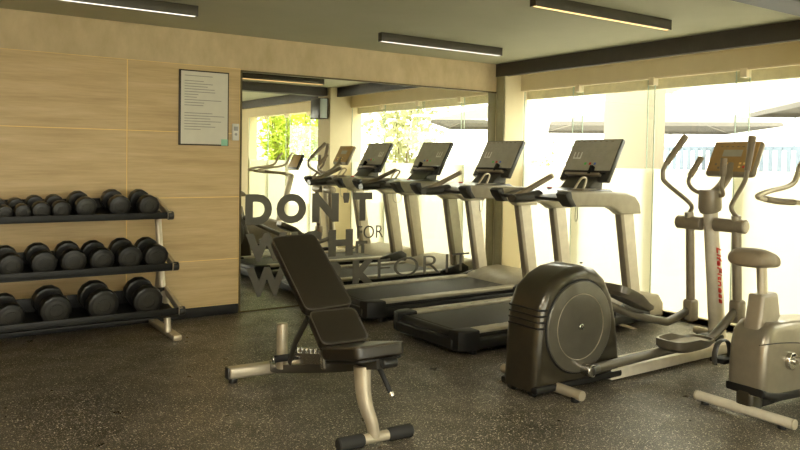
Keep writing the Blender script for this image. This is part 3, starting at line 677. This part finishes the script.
def pad(name, wd0, wd1, ln, th, mx):
    """upholstered pad: tapered outline in local xy, face up +z"""
    out = [(-wd0/2, 0), (wd0/2, 0), (wd1/2, ln), (-wd1/2, ln)]
    q = []
    for i in range(4):
        a, c, d = Vector(out[i-1]), Vector(out[i]), Vector(out[(i+1) % 4]); rr = .045
        p0, p1 = c+(a-c).normalized()*rr, c+(d-c).normalized()*rr
        for k in range(7):
            u = k/6; q.append(tuple(p0*(1-u)**2+c*2*u*(1-u)+p1*u*u))
    t = MB().mat(M['leather']); t.prism(q, 0, th, 'z', .014, 4); bmesh.ops.transform(t.bm, matrix=mx, verts=t.bm.verts); o = t.build(name, bn)
    t = MB().mat(M['piping']); t.tube([(x*.985, ln/2+(yq-ln/2)*.99, th-.006) for x, yq in q+[q[0]]], .0045, 8, caps=False)
    bmesh.ops.transform(t.bm, matrix=mx, verts=t.bm.verts); t.build('piping', o)
    t = MB().mat(M['deckdark']); t.prism([(x*.93, ln/2+(yq-ln/2)*.94) for x, yq in q], -.014, .001, 'z', .003, 1)
    bmesh.ops.transform(t.bm, matrix=mx, verts=t.bm.verts); t.build('backing_board', o)
    return o
a1 = math.radians(37.4)
pad('seat_pad', .285, .31, .37, .068, Matrix.Translation((-.012, -.075, .455)) @ Matrix.Rotation(math.radians(-12.5), 4, 'X') @ Matrix.Rotation(math.radians(2), 4, 'Z'))
pad('lower_back_pad', .285, .285, .235, .06, Matrix.Translation((.006, .376, .394)) @ Matrix.Rotation(a1, 4, 'X'))
pad('upper_back_pad', .30, .29, .60, .06, Matrix.Translation((.012, .592, .542)) @ Matrix.Rotation(a1, 4, 'X') @ Matrix.Rotation(math.radians(3), 4, 'Z'))
b = mb('darkplastic').box((-.03, .0, -.05), (.03, .70, -.013), .006, 2, Matrix.Translation((-.0, .44, .436)) @ Matrix.Rotation(a1, 4, 'X')); b.build('back_rail', bn)

# ------------------------------------------------------------------ outside
struct(mb('pave').box((XW+.2, -14, -.12), (30, 30, -.02)), 'floor_terrace')
def parasol(x, y, z, half, drop, label):
    t = empty('parasol', (x, y, -.02), 0, label, 'parasol', 'parasols on the terrace'); z += .02
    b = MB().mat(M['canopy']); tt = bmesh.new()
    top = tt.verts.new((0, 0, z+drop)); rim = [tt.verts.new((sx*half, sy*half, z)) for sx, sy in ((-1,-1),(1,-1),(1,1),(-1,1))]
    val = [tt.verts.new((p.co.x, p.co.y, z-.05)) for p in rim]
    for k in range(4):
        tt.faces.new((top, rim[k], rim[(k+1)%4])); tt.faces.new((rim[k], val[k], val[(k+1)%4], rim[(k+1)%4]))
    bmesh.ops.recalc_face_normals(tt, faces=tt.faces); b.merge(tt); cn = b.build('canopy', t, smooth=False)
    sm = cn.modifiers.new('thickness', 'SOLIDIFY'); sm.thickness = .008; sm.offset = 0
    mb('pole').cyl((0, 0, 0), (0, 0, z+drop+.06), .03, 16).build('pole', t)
    mb('pole').box((-.35, -.35, 0), (.35, .35, .06), .01).build('base', t)
    b = mb('pole')
    for sx, sy in ((-1,-1),(1,-1),(1,1),(-1,1)): b.tube([(0, 0, z+drop-.03), (sx*half, sy*half, z-.01)], .012, 6)
    b.build('ribs', t); return t
def turn(o, a): o.rotation_euler = (0, 0, a)
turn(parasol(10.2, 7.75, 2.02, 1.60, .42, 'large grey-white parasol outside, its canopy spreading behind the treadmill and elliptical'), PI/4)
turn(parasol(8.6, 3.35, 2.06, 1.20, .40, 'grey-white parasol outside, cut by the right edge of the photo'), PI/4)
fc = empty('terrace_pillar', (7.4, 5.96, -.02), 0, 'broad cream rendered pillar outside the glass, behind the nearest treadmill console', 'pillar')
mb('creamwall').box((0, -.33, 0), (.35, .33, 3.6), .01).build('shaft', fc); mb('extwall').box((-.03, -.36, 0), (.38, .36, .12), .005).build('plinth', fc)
wb = empty('white_building', (19, 6, -.02), 0, 'long white rendered building with thin vertical joints beyond the terrace', 'building')
mb('extwall').box((0, -16, 0), (3, 5.2, 6)).build('wall', wb)
b = mb('slat')
for k in range(22): b.box((-.02, -15+k*.9, 0), (.0, -14.955+k*.9, 6))
b.build('facade_joints', wb, smooth=False)
fn = empty('slatted_fence', (12.5, 6.5, -.02), 0, 'blue-grey slatted fence outside behind the elliptical console', 'fence')
b = mb('slat')
for k in range(46): b.box((0, -3.6+k*.16, .2), (.02, -3.52+k*.16, 1.75))
b.build('slats', fn, smooth=False)
b = mb('slat').box((.02, -3.6, 1.70), (.06, 3.75, 1.78)).box((.02, -3.6, .5), (.06, 3.75, .58)); b.build('rails', fn, smooth=False)
for k in range(4): mb('pole').box((.02, -3.6+k*2.43, 0), (.10, -3.52+k*2.43, 1.85)).build('post', fn)
sl = empty('shade_sail', (12.2, 9.2, 2.9), 0, 'large off-white shade sail stretched across the terrace', 'shade sail')
b = MB().mat(M['sail']); tt = bmesh.new()
vs = [tt.verts.new(p) for p in ((0, 3.0, .05), (0, -3.4, .85), (1.2, .4, .0))]
tt.faces.new(vs); b.merge(tt); cn = b.build('cloth', sl, smooth=False); sm = cn.modifiers.new('thickness', 'SOLIDIFY'); sm.thickness = .008; sm.offset = 0
b = mb('pole')
for p in ((0, 3.0), (0, -3.4), (1.2, .4)): b.cyl((p[0], p[1], -2.92), (p[0], p[1], 1.0), .04, 12)
b.build('masts', sl)
def plant(name, x, y, h, rad, n, lm, label, leaf=(.16, .03), blades=False, cat='plant'):
    t = empty(name, (x, y, -.02), 0, label, cat); rnd = random.Random(int(x*100+y*10))
    b = MB().mat(M[lm]); tt = bmesh.new(); st = mb('bark')
    stems = []
    for k in range(9 if blades else 6):
        a = rnd.uniform(0, 2*PI); p0 = Vector((rnd.uniform(-.1, .1), rnd.uniform(-.1, .1), 0)); p1 = Vector((math.cos(a)*rad*.7, math.sin(a)*rad*.7, h*rnd.uniform(.75, 1)))
        pm_ = p0.lerp(p1, .5)+Vector((0, 0, h*.12)); st.tube([p0, pm_, p1], [.02, .014, .006], 6, smooth=4); stems.append((p0, pm_, p1))
    for k in range(n):
        p0, pm_, p1 = rnd.choice(stems); u = rnd.uniform(.12, 1); c = p0*(1-u)**2+pm_*2*u*(1-u)+p1*u*u
        c += Vector((rnd.gauss(0, rad*.28), rnd.gauss(0, rad*.28), rnd.gauss(0, h*.05)))
        d = Vector((rnd.gauss(0, 1), rnd.gauss(0, 1), rnd.gauss(-.4 if blades else .2, .6))).normalized(); sd_ = d.cross(Vector((rnd.gauss(0,1), rnd.gauss(0,1), rnd.gauss(0,1)))).normalized()
        l, w_ = leaf[0]*rnd.uniform(.6, 1.3), leaf[1]*rnd.uniform(.7, 1.3); nn = d.cross(sd_)*l*.12
        if (c+d*l).z < .1 or c.z < .1: continue
        q = [c, c+d*l*.45+sd_*w_+nn, c+d*l, c+d*l*.45-sd_*w_+nn]
        tt.faces.new([tt.verts.new(p) for p in q])
    b.merge(tt); tag(b.build('foliage', t, smooth=False), kind='stuff'); st.build('stems', t)
    return t
plant('bamboo', 7.35, -3.0, 3.3, .62, 2600, 'leafy', 'bright lime-green bamboo outside, seen reflected at the left of the mirror', (.30, .022), True)
plant('bamboo', 7.3, -1.3, 3.1, .50, 1800, 'leafy', 'second lime-green bamboo clump, reflected nearest the window pier', (.30, .022), True)
plant('garden_tree', 8.6, .1, 3.3, 1.1, 1900, 'leafg', 'olive-green leafy tree outside, seen reflected behind the mirrored treadmill consoles', (.13, .05))
plant('garden_shrub', 9.6, 9.4, 1.62, .45, 260, 'leafg', 'sparse twiggy shrub outside the left end of the window', (.10, .03))

# ------------------------------------------------------------------ light
wd = bpy.data.worlds.new('sky'); SC.world = wd; wd.use_nodes = True; nt = wd.node_tree
bg = nt.nodes['Background']; sky = nt.nodes.new('ShaderNodeTexSky')
sky.sky_type = 'HOSEK_WILKIE'; sky.turbidity = 6; sky.ground_albedo = .5; sky.sun_direction = Vector((-.55, -.25, .8)).normalized()
mx = nt.nodes.new('ShaderNodeMix'); mx.data_type = 'RGBA'; mx.inputs[0].default_value = .85
nt.links.new(sky.outputs[0], mx.inputs[6]); mx.inputs[7].default_value = (1.0, .94, .80, 1)
nt.links.new(mx.outputs[2], bg.inputs[0]); bg.inputs[1].default_value = 2.3
sn = bpy.data.lights.new('sun', 'SUN'); sn.energy = 2.5; sn.angle = .02; sn.color = (1, .93, .80)
so_ = bpy.data.objects.new('sun', sn); COL.objects.link(so_)
so_.rotation_euler = Vector((.62, .30, -.80)).to_track_quat('-Z', 'Y').to_euler()
# ------------------------------------------------------------------ camera
yaw, p, r = (math.radians(PERSP[k]) for k in ('yaw', 'pitch', 'roll'))
v = Vector((math.cos(yaw), math.sin(yaw), 0)); fwd = Vector((v.x*math.cos(p), v.y*math.cos(p), math.sin(p)))
rt = Vector((v.y, -v.x, 0)); up = rt.cross(fwd); c, s = math.cos(r), math.sin(r)
rt2 = rt*c-up*s; up2 = rt*s+up*c
cd = bpy.data.cameras.new('camera'); co = bpy.data.objects.new('camera', cd); COL.objects.link(co)
m3 = Matrix((rt2, up2, -fwd)).transposed(); co.matrix_world = Matrix.Translation((0, 0, PERSP['h'])) @ m3.to_4x4()
cd.sensor_fit = 'HORIZONTAL'; cd.sensor_width = 36; cd.lens = PERSP['f']*36/800; cd.shift_y = -(225-PERSP['cy'])/800; cd.clip_start = .05; cd.clip_end = 200
SC.camera = co
vs_ = SC.view_settings; vs_.view_transform = 'Standard'; vs_.look = 'None'; vs_.gamma = 1; vs_.use_curve_mapping = False; vs_.exposure = 2.18
